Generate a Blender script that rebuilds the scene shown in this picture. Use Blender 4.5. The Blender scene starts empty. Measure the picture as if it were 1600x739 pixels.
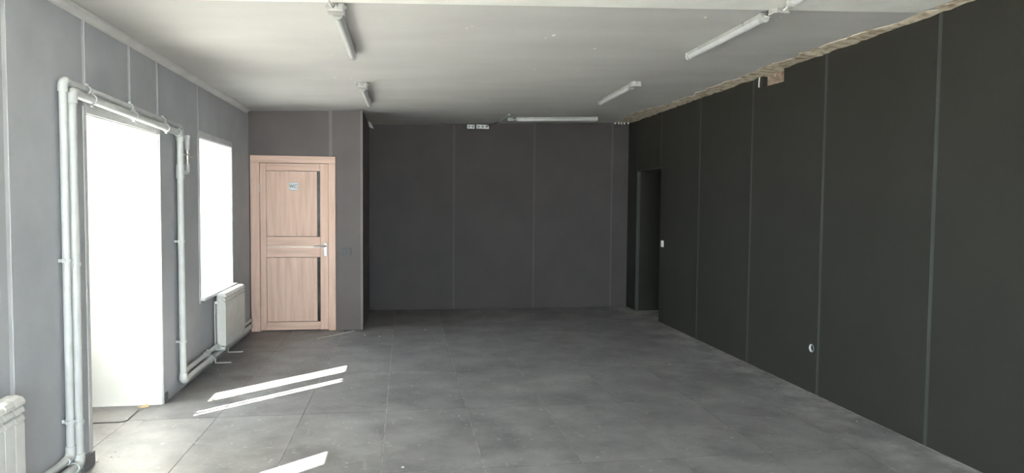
import bpy, bmesh, math, random
from mathutils import Vector, Matrix
random.seed(7)
scene = bpy.context.scene
C = scene.collection

# ------------------------------------------------------------------ camera
PITCH, YAW, ROLL, FPX, EYE = 0.0474, 0.1554, 0.0087, 1070.22, 1.56
fwd = Vector((math.sin(YAW)*math.cos(PITCH), math.cos(YAW)*math.cos(PITCH), -math.sin(PITCH)))
rgt = Vector((math.cos(YAW), -math.sin(YAW), 0))
upv = rgt.cross(fwd)
r2 = rgt*math.cos(ROLL) + upv*math.sin(ROLL)
u2 = -rgt*math.sin(ROLL) + upv*math.cos(ROLL)
cam_data = bpy.data.cameras.new('camera')
cam = bpy.data.objects.new('camera', cam_data)
C.objects.link(cam)
cam_data.sensor_width = 36.0
cam_data.lens = FPX/1600*36.0
cam_data.clip_start = 0.05
m = Matrix((r2, u2, -fwd)).transposed().to_4x4()
m.translation = (0, 0, EYE)
cam.matrix_world = m
scene.camera = cam

# ------------------------------------------------------------------ world, sun, exposure
SKY, SUN, EXPOSURE = 1.0, 6.0, 5.02
world = bpy.data.worlds.new('sky')
scene.world = world
world.use_nodes = True
bg = world.node_tree.nodes['Background']
bg.inputs[0].default_value = (0.80, 0.90, 1.0, 1)
bg.inputs[1].default_value = SKY
MSUN, ZSUN = 0.875, 1.08          # sun travel: per metre of +x it moves MSUN in y and drops ZSUN
sun_data = bpy.data.lights.new('sun', 'SUN')
sun_data.energy = SUN
sun_data.angle = math.radians(0.53)
sun_data.color = (1.0, 0.94, 0.86)
sun = bpy.data.objects.new('sun', sun_data)
C.objects.link(sun)
sun.rotation_euler = Vector((1, MSUN, -ZSUN)).to_track_quat('-Z', 'Y').to_euler()
sun.location = (-8, -3, 8)
vs = scene.view_settings
vs.view_transform = 'Standard'
vs.look = 'None'
vs.gamma = 1.0
vs.use_curve_mapping = False
vs.exposure = EXPOSURE

# ------------------------------------------------------------------ materials
def new_mat(name):
    mt = bpy.data.materials.new(name)
    mt.use_nodes = True
    nt = mt.node_tree
    return mt, nt, nt.nodes['Principled BSDF']

def rgba(c):
    return (c[0], c[1], c[2], 1)

def node(nt, kind, **kw):
    n = nt.nodes.new(kind)
    for k, v in kw.items():
        setattr(n, k, v)
    return n

def noisy(name, c0, c1, scale=6.0, rough=0.6, bump=0.0, bscale=60.0, detail=5.0, stretch=(1, 1, 1), spec=0.5,
          metal=0.0, lo=0.3, hi=0.7, coord='Position', rough1=None):
    mt, nt, b = new_mat(name)
    L = nt.links.new
    if coord == 'Position':
        co = node(nt, 'ShaderNodeNewGeometry').outputs['Position']
    else:
        co = node(nt, 'ShaderNodeTexCoord').outputs['Object']
    mp = node(nt, 'ShaderNodeMapping')
    mp.inputs['Scale'].default_value = stretch
    L(co, mp.inputs['Vector'])
    nz = node(nt, 'ShaderNodeTexNoise')
    nz.inputs['Scale'].default_value = scale
    nz.inputs['Detail'].default_value = detail
    L(mp.outputs[0], nz.inputs['Vector'])
    rp = node(nt, 'ShaderNodeValToRGB')
    rp.color_ramp.elements[0].position = lo
    rp.color_ramp.elements[1].position = hi
    rp.color_ramp.elements[0].color = rgba(c0)
    rp.color_ramp.elements[1].color = rgba(c1)
    L(nz.outputs[0], rp.inputs[0])
    L(rp.outputs[0], b.inputs['Base Color'])
    b.inputs['Roughness'].default_value = rough
    if rough1 is not None:
        mr = node(nt, 'ShaderNodeMapRange')
        mr.inputs['To Min'].default_value = rough
        mr.inputs['To Max'].default_value = rough1
        L(nz.outputs[0], mr.inputs['Value'])
        L(mr.outputs[0], b.inputs['Roughness'])
    b.inputs['Specular IOR Level'].default_value = spec
    b.inputs['Metallic'].default_value = metal
    if bump:
        n2 = node(nt, 'ShaderNodeTexNoise')
        n2.inputs['Scale'].default_value = bscale
        n2.inputs['Detail'].default_value = 4
        L(mp.outputs[0], n2.inputs['Vector'])
        bp = node(nt, 'ShaderNodeBump')
        bp.inputs['Strength'].default_value = bump
        bp.inputs['Distance'].default_value = 0.01
        L(n2.outputs[0], bp.inputs['Height'])
        L(bp.outputs[0], b.inputs['Normal'])
    return mt

def var(c, k):
    return tuple(min(1, x*k) for x in c)

def paint(name, c, rough=0.75, spec=0.3):
    return noisy(name, var(c, 0.93), var(c, 1.07), 3.0, rough, 0.12, 130, spec=spec)

M = {}
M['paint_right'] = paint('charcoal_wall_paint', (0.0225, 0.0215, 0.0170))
M['glare_paint_back'] = paint('glare_lightened_back_paint', (0.078, 0.069, 0.067))  # same charcoal as the right wall, raised to carry veiling glare
M['glare_paint_left'] = paint('glare_lightened_left_paint', (0.43, 0.44, 0.46))  # lighter than the wall's own paint: doorway glare put into the colour
M['glare_paint_part'] = paint('glare_lightened_partition_paint', (0.150, 0.130, 0.125))  # back wall's paint lightened again, glare included in the colour
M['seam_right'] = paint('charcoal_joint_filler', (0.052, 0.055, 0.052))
M['glare_seam_back'] = paint('glare_lightened_back_tape', (0.105, 0.098, 0.096))  # tape tone lifted for glare along with the back wall
M['glare_seam_left'] = paint('glare_lightened_left_filler', (0.66, 0.665, 0.68))  # filler tone carries the doorway glare too
M['glare_seam_part'] = paint('glare_lightened_partition_filler', (0.23, 0.205, 0.20))  # filler lightened for glare to suit the partition
M['ceiling'] = noisy('old_white_ceiling_paint', (0.50, 0.485, 0.465), (0.555, 0.54, 0.52), 2.2, 0.85, 0.10, 30,
                     stretch=(0.5, 1.3, 1), spec=0.2)
M['ceiling_new'] = noisy('cream_ceiling_paint', (0.72, 0.71, 0.66), (0.80, 0.79, 0.74), 5, 0.85, 0.2, 40, spec=0.2)
M['plaster'] = noisy('crumbling_beige_plaster', (0.30, 0.225, 0.14), (0.60, 0.53, 0.42), 14, 0.95, 0.5, 60, lo=0.33, hi=0.55, spec=0.1)
M['masonry'] = noisy('bare_masonry', (0.20, 0.15, 0.11), (0.42, 0.36, 0.30), 8, 0.95, 0.8, 50, spec=0.1)
M['brick'] = noisy('dusty_brick', (0.22, 0.13, 0.085), (0.50, 0.41, 0.33), 22, 0.95, 0.8, 70, spec=0.1)
M['white_plaster'] = noisy('white_reveal_plaster', (0.70, 0.70, 0.68), (0.76, 0.76, 0.74), 4, 0.7, 0.1, 60, spec=0.3)
M['bead'] = noisy('grey_white_corner_bead', (0.56, 0.56, 0.56), (0.64, 0.64, 0.64), 8, 0.6, 0.05, 60)
M['cornice'] = noisy('white_cornice_paint', (0.60, 0.59, 0.57), (0.70, 0.69, 0.67), 5, 0.7, 0.1, 60)
M['pvc'] = noisy('white_pvc', (0.80, 0.80, 0.79), (0.84, 0.84, 0.83), 5, 0.35)
M['pipe'] = noisy('white_plastic_pipe', (0.56, 0.57, 0.56), (0.63, 0.64, 0.63), 14, 0.42, 0.03, 60)
M['enamel'] = noisy('white_radiator_enamel', (0.66, 0.65, 0.62), (0.72, 0.71, 0.68), 12, 0.35)
M['dark_gap'] = noisy('dark_radiator_core', (0.30, 0.30, 0.29), (0.36, 0.36, 0.35), 12, 0.6)
M['brass'] = noisy('nickel_plated_brass', (0.55, 0.52, 0.47), (0.66, 0.63, 0.58), 30, 0.35, metal=0.9)
M['chrome'] = noisy('satin_chrome', (0.42, 0.42, 0.42), (0.52, 0.52, 0.52), 20, 0.3, metal=1.0)
M['grout'] = noisy('pale_grout', (0.25, 0.225, 0.195), (0.48, 0.45, 0.41), 9, 0.9, lo=0.35, hi=0.6)
M['grey_plastic'] = noisy('grey_plastic', (0.38, 0.37, 0.35), (0.44, 0.43, 0.41), 15, 0.5)
M['lamp_body'] = noisy('off_white_lamp_plastic', (0.38, 0.38, 0.36), (0.44, 0.44, 0.42), 15, 0.45)
M['diffuser'] = noisy('milky_lamp_diffuser', (0.50, 0.50, 0.49), (0.56, 0.56, 0.55), 15, 0.3)
M['cable_white'] = noisy('white_cable', (0.68, 0.68, 0.66), (0.75, 0.75, 0.73), 30, 0.5)
M['cable_black'] = noisy('black_cable', (0.02, 0.02, 0.02), (0.04, 0.04, 0.04), 30, 0.5)
M['switch_white'] = noisy('white_switch_plastic', (0.80, 0.80, 0.79), (0.85, 0.85, 0.84), 20, 0.35)
M['switch_dark'] = noisy('dark_grey_switch_plastic', (0.06, 0.06, 0.06), (0.075, 0.075, 0.075), 20, 0.4)
M['black'] = noisy('black_plastic', (0.010, 0.010, 0.010), (0.016, 0.016, 0.016), 20, 0.5)
M['skirting'] = noisy('grey_tile_skirting', (0.13, 0.13, 0.135), (0.19, 0.19, 0.195), 12, 0.5, 0.05)
M['leaf'] = noisy('dry_leaf', (0.42, 0.29, 0.13), (0.66, 0.52, 0.30), 40, 0.8)
M['crumb'] = noisy('plaster_crumb', (0.50, 0.47, 0.42), (0.72, 0.69, 0.64), 60, 0.9)
M['film'] = noisy('torn_pale_plastic_film', (0.50, 0.50, 0.50), (0.62, 0.62, 0.62), 40, 0.35)
M['sign'] = noisy('pale_sign_plate', (0.70, 0.71, 0.71), (0.76, 0.77, 0.77), 20, 0.4)
M['sign_ink'] = noisy('grey_sign_lettering', (0.18, 0.19, 0.20), (0.22, 0.23, 0.24), 20, 0.5)
M['door_glass'] = noisy('dark_brown_door_glass', (0.030, 0.024, 0.020), (0.045, 0.036, 0.030), 10, 0.12)
M['ground'] = noisy('pale_yard_concrete', (0.34, 0.33, 0.31), (0.46, 0.45, 0.43), 2, 0.9, 0.3, 20)
M['facade'] = noisy('pale_outer_render', (0.50, 0.48, 0.44), (0.60, 0.58, 0.54), 5, 0.9, 0.3, 50)

def wood(name, stretch):
    mt, nt, b = new_mat(name)
    L = nt.links.new
    co = node(nt, 'ShaderNodeNewGeometry').outputs['Position']
    mp = node(nt, 'ShaderNodeMapping')
    mp.inputs['Scale'].default_value = stretch
    L(co, mp.inputs['Vector'])
    a = node(nt, 'ShaderNodeTexNoise')
    a.inputs['Scale'].default_value = 3.0
    a.inputs['Detail'].default_value = 8
    a.inputs['Distortion'].default_value = 0.6
    L(mp.outputs[0], a.inputs['Vector'])
    rp = node(nt, 'ShaderNodeValToRGB')
    e = rp.color_ramp.elements
    e[0].position, e[0].color = 0.30, (0.62, 0.42, 0.325, 1)
    e[1].position, e[1].color = 0.72, (0.80, 0.565, 0.465, 1)
    k = e.new(0.5)
    k.color = (0.725, 0.50, 0.40, 1)
    L(a.outputs[0], rp.inputs[0])
    L(rp.outputs[0], b.inputs['Base Color'])
    b.inputs['Roughness'].default_value = 0.55
    b.inputs['Specular IOR Level'].default_value = 0.35
    bp = node(nt, 'ShaderNodeBump')
    bp.inputs['Strength'].default_value = 0.15
    bp.inputs['Distance'].default_value = 0.004
    L(a.outputs[0], bp.inputs['Height'])
    L(bp.outputs[0], b.inputs['Normal'])
    return mt
M['wood_v'] = wood('pale_oak_upright_grain', (7.0, 7.0, 0.55))
M['wood_h'] = wood('pale_oak_level_grain', (0.55, 7.0, 7.0))

def tile_mat():
    mt, nt, b = new_mat('dusty_slate_porcelain')
    L = nt.links.new
    co = node(nt, 'ShaderNodeNewGeometry').outputs['Position']
    oi = node(nt, 'ShaderNodeObjectInfo')
    # body colour: cloudy slate, a little different from tile to tile
    off = node(nt, 'ShaderNodeVectorMath', operation='MULTIPLY_ADD')
    L(oi.outputs['Random'], off.inputs[0])
    off.inputs[1].default_value = (9, 5, 0)
    L(co, off.inputs[2])
    n1 = node(nt, 'ShaderNodeTexNoise')
    n1.inputs['Scale'].default_value = 2.6
    n1.inputs['Detail'].default_value = 7
    n1.inputs['Roughness'].default_value = 0.62
    L(off.outputs[0], n1.inputs['Vector'])
    r1 = node(nt, 'ShaderNodeValToRGB')
    r1.color_ramp.elements[0].position, r1.color_ramp.elements[0].color = 0.32, (0.122, 0.116, 0.118, 1)
    r1.color_ramp.elements[1].position, r1.color_ramp.elements[1].color = 0.70, (0.228, 0.216, 0.216, 1)
    L(n1.outputs[0], r1.inputs[0])
    # dust: broad swept smears and small scuffs
    mp = node(nt, 'ShaderNodeMapping')
    mp.inputs['Scale'].default_value = (1.0, 1.1, 1.0)
    mp.inputs['Rotation'].default_value = (0, 0, 0.9)
    L(co, mp.inputs['Vector'])
    n2 = node(nt, 'ShaderNodeTexNoise')
    n2.inputs['Scale'].default_value = 1.5
    n2.inputs['Detail'].default_value = 9
    n2.inputs['Roughness'].default_value = 0.68
    n2.inputs['Distortion'].default_value = 0.25
    L(mp.outputs[0], n2.inputs['Vector'])
    r2_ = node(nt, 'ShaderNodeValToRGB')
    r2_.color_ramp.elements[0].position, r2_.color_ramp.elements[0].color = 0.48, (0, 0, 0, 1)
    r2_.color_ramp.elements[1].position, r2_.color_ramp.elements[1].color = 0.95, (0.8, 0.8, 0.8, 1)
    L(n2.outputs[0], r2_.inputs[0])
    mx = node(nt, 'ShaderNodeMixRGB')
    L(r2_.outputs[0], mx.inputs[0])
    L(r1.outputs[0], mx.inputs[1])
    mx.inputs[2].default_value = (0.42, 0.40, 0.375, 1)
    n3 = node(nt, 'ShaderNodeTexNoise')
    n3.inputs['Scale'].default_value = 16
    n3.inputs['Detail'].default_value = 4
    n3.inputs['Distortion'].default_value = 1.6
    L(mp.outputs[0], n3.inputs['Vector'])
    r3 = node(nt, 'ShaderNodeValToRGB')
    r3.color_ramp.elements[0].position, r3.color_ramp.elements[0].color = 0.635, (0, 0, 0, 1)
    r3.color_ramp.elements[1].position, r3.color_ramp.elements[1].color = 0.73, (0.55, 0.55, 0.55, 1)
    L(n3.outputs[0], r3.inputs[0])
    mx2 = node(nt, 'ShaderNodeMixRGB')
    L(r3.outputs[0], mx2.inputs[0])
    L(mx.outputs[0], mx2.inputs[1])
    mx2.inputs[2].default_value = (0.44, 0.42, 0.40, 1)
    # builder's dust swept against the right wall, and long thin scratches
    sx = node(nt, 'ShaderNodeSeparateXYZ')
    L(co, sx.inputs[0])
    dr = node(nt, 'ShaderNodeMapRange')
    dr.inputs['From Min'].default_value = 2.75
    dr.inputs['From Max'].default_value = 3.45
    dr.inputs['To Max'].default_value = 0.5
    L(sx.outputs['X'], dr.inputs['Value'])
    ad = node(nt, 'ShaderNodeMath', operation='MULTIPLY_ADD')
    n4 = node(nt, 'ShaderNodeTexNoise')
    n4.inputs['Scale'].default_value = 3.2
    n4.inputs['Detail'].default_value = 8
    n4.inputs['Roughness'].default_value = 0.7
    L(co, n4.inputs['Vector'])
    r4 = node(nt, 'ShaderNodeMapRange')
    r4.inputs['From Min'].default_value = 0.42
    r4.inputs['From Max'].default_value = 0.68
    r4.inputs['To Max'].default_value = 2.6
    L(n4.outputs[0], r4.inputs['Value'])
    mu = node(nt, 'ShaderNodeMath', operation='MULTIPLY')
    mu.use_clamp = True
    L(r4.outputs[0], mu.inputs[0])
    L(dr.outputs[0], mu.inputs[1])
    mx3 = node(nt, 'ShaderNodeMixRGB')
    L(mu.outputs[0], mx3.inputs[0])
    L(mx2.outputs[0], mx3.inputs[1])
    mx3.inputs[2].default_value = (0.44, 0.42, 0.40, 1)
    nt.nodes.remove(ad)
    mp5 = node(nt, 'ShaderNodeMapping')
    mp5.inputs['Scale'].default_value = (15, 2.2, 1)
    mp5.inputs['Rotation'].default_value = (0, 0, 0.75)
    L(off.outputs[0], mp5.inputs['Vector'])
    n5 = node(nt, 'ShaderNodeTexNoise')
    n5.inputs['Scale'].default_value = 1.3
    n5.inputs['Detail'].default_value = 2
    L(mp5.outputs[0], n5.inputs['Vector'])
    r5 = node(nt, 'ShaderNodeMapRange')
    r5.inputs['From Min'].default_value = 0.68
    r5.inputs['From Max'].default_value = 0.78
    r5.inputs['To Max'].default_value = 0.22
    L(n5.outputs[0], r5.inputs['Value'])
    mx5 = node(nt, 'ShaderNodeMixRGB')
    L(r5.outputs[0], mx5.inputs[0])
    L(mx3.outputs[0], mx5.inputs[1])
    mx5.inputs[2].default_value = (0.42, 0.40, 0.38, 1)
    L(mx5.outputs[0], b.inputs['Base Color'])
    mr = node(nt, 'ShaderNodeMapRange')
    mr.inputs['To Min'].default_value = 0.36
    mr.inputs['To Max'].default_value = 0.60
    L(n2.outputs[0], mr.inputs['Value'])
    L(mr.outputs[0], b.inputs['Roughness'])
    b.inputs['Specular IOR Level'].default_value = 0.45
    return mt
M['tile'] = tile_mat()

def glass_mat():
    mt = bpy.data.materials.new('thin_window_glass')
    mt.use_nodes = True
    nt = mt.node_tree
    nt.nodes.clear()
    out = node(nt, 'ShaderNodeOutputMaterial')
    mix = node(nt, 'ShaderNodeMixShader')
    tr = node(nt, 'ShaderNodeBsdfTransparent')
    tr.inputs[0].default_value = (0.93, 0.95, 0.94, 1)
    gl = node(nt, 'ShaderNodeBsdfGlossy')
    gl.inputs['Roughness'].default_value = 0.02
    lw = node(nt, 'ShaderNodeLayerWeight')          # Schlick reflectance, alike on both faces of the pane
    pw_ = node(nt, 'ShaderNodeMath', operation='POWER')
    pw_.inputs[1].default_value = 5.0
    lw.inputs['Blend'].default_value = 0.5
    fr = node(nt, 'ShaderNodeMath', operation='MULTIPLY_ADD')
    fr.inputs[1].default_value = 0.96
    fr.inputs[2].default_value = 0.04
    nt.links.new(lw.outputs['Facing'], pw_.inputs[0])
    nt.links.new(pw_.outputs[0], fr.inputs[0])
    nt.links.new(fr.outputs[0], mix.inputs[0])
    nt.links.new(tr.outputs[0], mix.inputs[1])
    nt.links.new(gl.outputs[0], mix.inputs[2])
    nt.links.new(mix.outputs[0], out.inputs[0])
    return mt
M['glass'] = glass_mat()

# ------------------------------------------------------------------ mesh helpers
def bm_box(bm, x0, x1, y0, y1, z0, z1):
    v = [bm.verts.new(p) for p in ((x0, y0, z0), (x1, y0, z0), (x1, y1, z0), (x0, y1, z0),
                                   (x0, y0, z1), (x1, y0, z1), (x1, y1, z1), (x0, y1, z1))]
    for f in ((3, 2, 1, 0), (4, 5, 6, 7), (0, 1, 5, 4), (1, 2, 6, 5), (2, 3, 7, 6), (3, 0, 4, 7)):
        bm.faces.new([v[i] for i in f])
    return v

def bm_prism(bm, pts, axis, a0, a1):
    """polygon pts in the plane across `axis`, extruded from a0 to a1"""
    def P(u, w, a):
        return {'x': (a, u, w), 'y': (u, a, w), 'z': (u, w, a)}[axis]
    A = [bm.verts.new(P(u, w, a0)) for u, w in pts]
    B = [bm.verts.new(P(u, w, a1)) for u, w in pts]
    n = len(pts)
    bm.faces.new(A[::-1])
    bm.faces.new(B)
    for i in range(n):
        bm.faces.new((A[i], A[(i+1) % n], B[(i+1) % n], B[i]))

def bm_tube(bm, path, r, seg=12, cap=True):
    path = [Vector(p) for p in path]
    rings = []
    prev = None
    for i, p in enumerate(path):
        d = (path[min(i+1, len(path)-1)] - path[max(i-1, 0)]).normalized()
        if prev is None:
            a = d.orthogonal().normalized()
        else:
            a = (prev - d*prev.dot(d))
            a = a.normalized() if a.length > 1e-6 else d.orthogonal().normalized()
        prev = a
        b = d.cross(a)
        rr = r[i] if isinstance(r, (list, tuple)) else r
        rings.append([bm.verts.new(p + (a*math.cos(t) + b*math.sin(t))*rr)
                      for t in [2*math.pi*k/seg for k in range(seg)]])
    for i in range(len(rings)-1):
        for k in range(seg):
            bm.faces.new((rings[i][k], rings[i][(k+1) % seg], rings[i+1][(k+1) % seg], rings[i+1][k]))
    if cap:
        bm.faces.new(rings[0][::-1])
        bm.faces.new(rings[-1])

def obj(name, bm, mat, parent=None, smooth=False, bevel=0.0):
    bmesh.ops.recalc_face_normals(bm, faces=bm.faces)
    me = bpy.data.meshes.new(name)
    bm.to_mesh(me)
    bm.free()
    if smooth:
        for p in me.polygons:
            p.use_smooth = True
    me.materials.append(M[mat])
    o = bpy.data.objects.new(name, me)
    C.objects.link(o)
    if parent is not None:
        o.parent = parent
        o.matrix_parent_inverse = parent.matrix_basis.inverted()
    if bevel:
        md = o.modifiers.new('edge', 'BEVEL')
        md.width = bevel
        md.segments = 2
        md.limit_method = 'ANGLE'
    if smooth:
        es = o.modifiers.new('sharp', 'EDGE_SPLIT')
        es.split_angle = math.radians(40)
    return o

def box(name, mat, parent, x0, x1, y0, y1, z0, z1, bevel=0.0):
    bm = bmesh.new()
    bm_box(bm, min(x0, x1), max(x0, x1), min(y0, y1), max(y0, y1), min(z0, z1), max(z0, z1))
    return obj(name, bm, mat, parent, bevel=bevel)

def boxes(name, mat, parent, bl, bevel=0.0):
    bm = bmesh.new()
    for b in bl:
        bm_box(bm, *b)
    return obj(name, bm, mat, parent, bevel=bevel)

def prism(name, mat, parent, pts, axis, a0, a1, bevel=0.0):
    bm = bmesh.new()
    bm_prism(bm, pts, axis, a0, a1)
    return obj(name, bm, mat, parent, bevel=bevel)

def tube(name, mat, parent, path, r, seg=12):
    bm = bmesh.new()
    bm_tube(bm, path, r, seg)
    return obj(name, bm, mat, parent, smooth=True)

def arc(c, a, b, r, n=6):
    """quarter-circle from direction a to direction b round centre c"""
    c, a, b = Vector(c), Vector(a), Vector(b)
    return [c + a*r*math.cos(t) + b*r*math.sin(t) for t in [math.pi/2*k/n for k in range(n+1)]]

def thing(name, label, cat, loc=(0, 0, 0), group=None):
    o = bpy.data.objects.new(name, None)
    o.empty_display_size = 0.1
    C.objects.link(o)
    o.location = loc
    bpy.context.view_layer.update()
    o['label'] = label
    o['category'] = cat
    if group:
        o['group'] = group
    return o

def tag(o, label, cat, group=None):
    o['label'] = label
    o['category'] = cat
    if group:
        o['group'] = group
    return o

def struct(o, label):
    o['kind'] = 'structure'
    o['label'] = label
    o['category'] = o.name.split('_')[0]
    return o

def copy_tree(src, loc, label):
    r = src.copy()
    C.objects.link(r)
    r.location = loc
    r['label'] = label
    def rec(s, d):
        for ch in list(s.children):
            c = ch.copy()
            C.objects.link(c)
            c.parent = d
            c.matrix_parent_inverse = ch.matrix_parent_inverse
            rec(ch, c)
    rec(src, r)
    return r

# ------------------------------------------------------------------ room measures (metres; camera at x = y = 0)
XL, XR, YB, YF = -1.8375, 3.3718, 10.109, -3.2
XO = -2.44                      # outer face of the thick left wall
YP, XC = 8.5537, -0.507         # washroom partition: front face, outer corner
def zc(x):
    return 2.6968 + 0.03556*x   # the ceiling climbs slightly to the right
D0, D1, DT = 4.338, 5.547, 2.069            # doorway in the left wall
W0, W1, WB, WT = 6.555, 7.732, 0.662, 2.141  # far window
V0, V1 = 2.000, 3.177                        # near window, same size
N0, N1, NT = 8.738, 9.690, 2.065             # opening in the right wall
XN = 4.35                                    # end of the passage behind it

# ------------------------------------------------------------------ floor and tiles
floor = box('floor', 'grout', None, XO, XN, YF, YB+0.1, -0.12, -0.003)
struct(floor, 'dark grey tiled floor with pale grout and dusty smears')
GX, GY, TW, TL, GAP = -0.135, 3.955, 0.602, 1.2, 0.005
def add_tile(x0, x1, y0, y1):
    box('floor_tile', 'tile', floor, x0+GAP/2, x1-GAP/2, y0+GAP/2, y1-GAP/2, -0.012, 0.0)
full_mesh = None
for i in range(-4, 8):
    for j in range(-6, 6):
        x0, x1 = GX+i*TW, GX+(i+1)*TW
        y0, y1 = GY+j*TL, GY+(j+1)*TL
        cx0, cx1 = max(x0, XL), min(x1, XR-0.012)
        cy0, cy1 = max(y0, YF), min(y1, YB-0.014)
        if cy1-cy0 < 0.02:
            continue
        full = (cx0 == x0 and cx1 == x1 and cy0 == y0 and cy1 == y1)
        if cx1-cx0 > 0.02:
            if full:
                if full_mesh is None:
                    bm = bmesh.new()
                    bm_box(bm, GAP/2, TW-GAP/2, GAP/2, TL-GAP/2, -0.012, 0)
                    t0 = obj('floor_tile', bm, 'tile', floor)
                    full_mesh = t0
                    t0.location = (x0, y0, 0)
                else:
                    t = full_mesh.copy()
                    C.objects.link(t)
                    t.location = (x0, y0, 0)
            else:
                add_tile(cx0, cx1, cy0, cy1)
        # tiles running on into the doorway and into the passage
        a0, a1 = max(x0, XO+0.02), min(x1, XL)
        b0, b1 = max(y0, D0), min(y1, D1)
        if a1-a0 > 0.02 and b1-b0 > 0.02:
            add_tile(a0, a1 + (GAP if a1 == XL else 0), b0, b1)
        a0, a1 = max(x0, XR), min(x1, XN)
        b0, b1 = max(y0, N0), min(y1, N1)
        if a1-a0 > 0.02 and b1-b0 > 0.02:
            add_tile(a0, a1, b0, b1)

# ------------------------------------------------------------------ ceiling
YS = 3.98
ceiling = prism('ceiling', 'ceiling', None, [(XO, zc(XO)), (XN, zc(XN)), (XN, 3.05), (XO, 3.05)], 'y', YF, YB+0.1)
struct(ceiling, 'old off-white painted ceiling with faint ripples and chipped spots')
prism('slab_edge', 'ceiling_new', ceiling, [(XL, zc(XL)-0.022), (XR-0.16, zc(XR-0.16)-0.022), (XR-0.16, zc(XR-0.16)+0.01), (XL, zc(XL)+0.01)],
      'y', YF, YS-0.04)
# ragged strip of bare plaster where the ceiling meets the right wall
rnd = random.Random(3)
bm = bmesh.new()
edge = []
y = 2.2
while y < 10.0:
    if y < 4.4:
        w = 0.075
    elif y < 5.2:
        w = 0.11 + 0.06*(y-4.4)
    else:
        w = 0.17
    if y > 8.2:
        w = 0.20 + 0.10*math.sin((y-8.2)*1.8)
    edge.append((y, XR - w - rnd.uniform(-0.045, 0.045)))
    y += rnd.uniform(0.05, 0.13)
prev = None
for y, xe in edge:
    xm = (xe + XR)*0.5 + rnd.uniform(-0.02, 0.02)
    ring = [bm.verts.new((xe, y, zc(xe)+0.002)), bm.verts.new((xe+0.008, y, zc(xe)-rnd.uniform(0.003, 0.007))),
            bm.verts.new((xm, y, zc(xm)-rnd.uniform(0.006, 0.018))),
            bm.verts.new((XR+0.045, y, zc(XR)-rnd.uniform(0.012, 0.03)))]
    if prev:
        for k in range(3):
            bm.faces.new((prev[k], prev[k+1], ring[k+1], ring[k]))
    prev = ring
obj('plaster_remnant', bm, 'plaster', ceiling)
# chips in the ceiling paint and lumps of filler
def onceil(x, y):
    return Vector((x, y, zc(x)))
chips = [(1.02, 4.72, .05), (0.98, 4.80, .025), (1.38, 5.38, .04), (1.43, 5.12, .05), (1.12, 5.95, .03), (1.52, 6.0, .03),
         (0.40, 4.55, .03), (0.43, 4.50, .025), (0.25, 5.0, .025), (-0.55, 5.4, .025), (-0.62, 6.35, .03), (-0.48, 6.4, .025),
         (1.9, 4.2, .03), (2.35, 4.3, .03), (0.35, 5.5, .02), (1.9, 6.6, .025)]
for cx, cy, s in chips:
    bm = bmesh.new()
    n = 7
    a0 = rnd.uniform(0, 6)
    top = bm.verts.new(onceil(cx, cy) - Vector((0, 0, 0.006)))
    ring = []
    for k in range(n):
        t = a0 + 2*math.pi*k/n
        rr = s*rnd.uniform(0.4, 0.9)
        ring.append(bm.verts.new(onceil(cx+rr*math.cos(t)*0.45, cy+rr*math.sin(t)) + Vector((0, 0, 0.001))))
    for k in range(n):
        bm.faces.new((top, ring[k], ring[(k+1) % n]))
    obj('paint_chip', bm, 'ceiling_new' if rnd.random() < 0.6 else 'plaster', ceiling)

# flakes of plaster hanging in the far right corner
for k in range(5):
    fx, fy = XR - 0.03 - 0.05*k, YB - 0.03 - rnd.uniform(0, 0.05)
    bm = bmesh.new()
    bmesh.ops.create_icosphere(bm, subdivisions=1, radius=1)
    for v in bm.verts:
        v.co = Vector((fx+v.co.x*0.016*rnd.uniform(.6, 1.2), fy+v.co.y*0.012, zc(fx)-0.016+v.co.z*0.022*rnd.uniform(.6, 1.2)))
    obj('plaster_flake', bm, 'ceiling_new', ceiling)

# cornice along the left wall
zt = zc(XL)
cz = prism('trim_1', 'cornice', None,
           [(XL+0.001, zt-0.002), (XL+0.001, zt-0.036), (XL+0.012, zt-0.040), (XL+0.018, zt-0.030), (XL+0.042, zt-0.014),
            (XL+0.056, zt-0.012), (XL+0.060, zt-0.0)], 'y', YF, 8.44)
struct(cz, 'white moulded cornice strip along the top of the left wall')

# ------------------------------------------------------------------ left wall
ZT = 2.99
wl = boxes('wall_left', 'glare_seam_left', None, [
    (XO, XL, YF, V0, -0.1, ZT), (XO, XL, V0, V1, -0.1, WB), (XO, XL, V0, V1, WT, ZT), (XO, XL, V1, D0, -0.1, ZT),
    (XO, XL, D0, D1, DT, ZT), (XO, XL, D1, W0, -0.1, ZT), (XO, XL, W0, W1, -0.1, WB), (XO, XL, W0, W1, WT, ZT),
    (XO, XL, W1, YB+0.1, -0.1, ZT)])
struct(wl, 'glare-lightened grey boarded left wall with a doorway and windows in deep reveals')
PT = 0.004
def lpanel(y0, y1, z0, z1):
    box('wall_panel', 'glare_paint_left', wl, XL-0.002, XL+PT, y0, y1, z0, z1)
G = 0.020
ZL = zc(XL) - 0.001
seams = [1.13, 2.33, 3.53, 4.33, 4.993, 5.52, 6.545, 8.55]
lpanel(YF, -0.07-G, 0, ZL)
lpanel(-0.07+G, 1.13-G, 0, ZL)
lpanel(1.13+G, V0, 0, ZL)
lpanel(V0, 2.33-G, WT, ZL); lpanel(2.33+G, V1, WT, ZL); lpanel(V0, V1, 0, WB)
lpanel(V1, 3.53-G, 0, ZL)
lpanel(3.53+G, 4.33-G, 0, ZL)
lpanel(4.33+G, 4.993-G, DT, ZL); lpanel(4.993+G, 5.52-G, DT, ZL)
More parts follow.
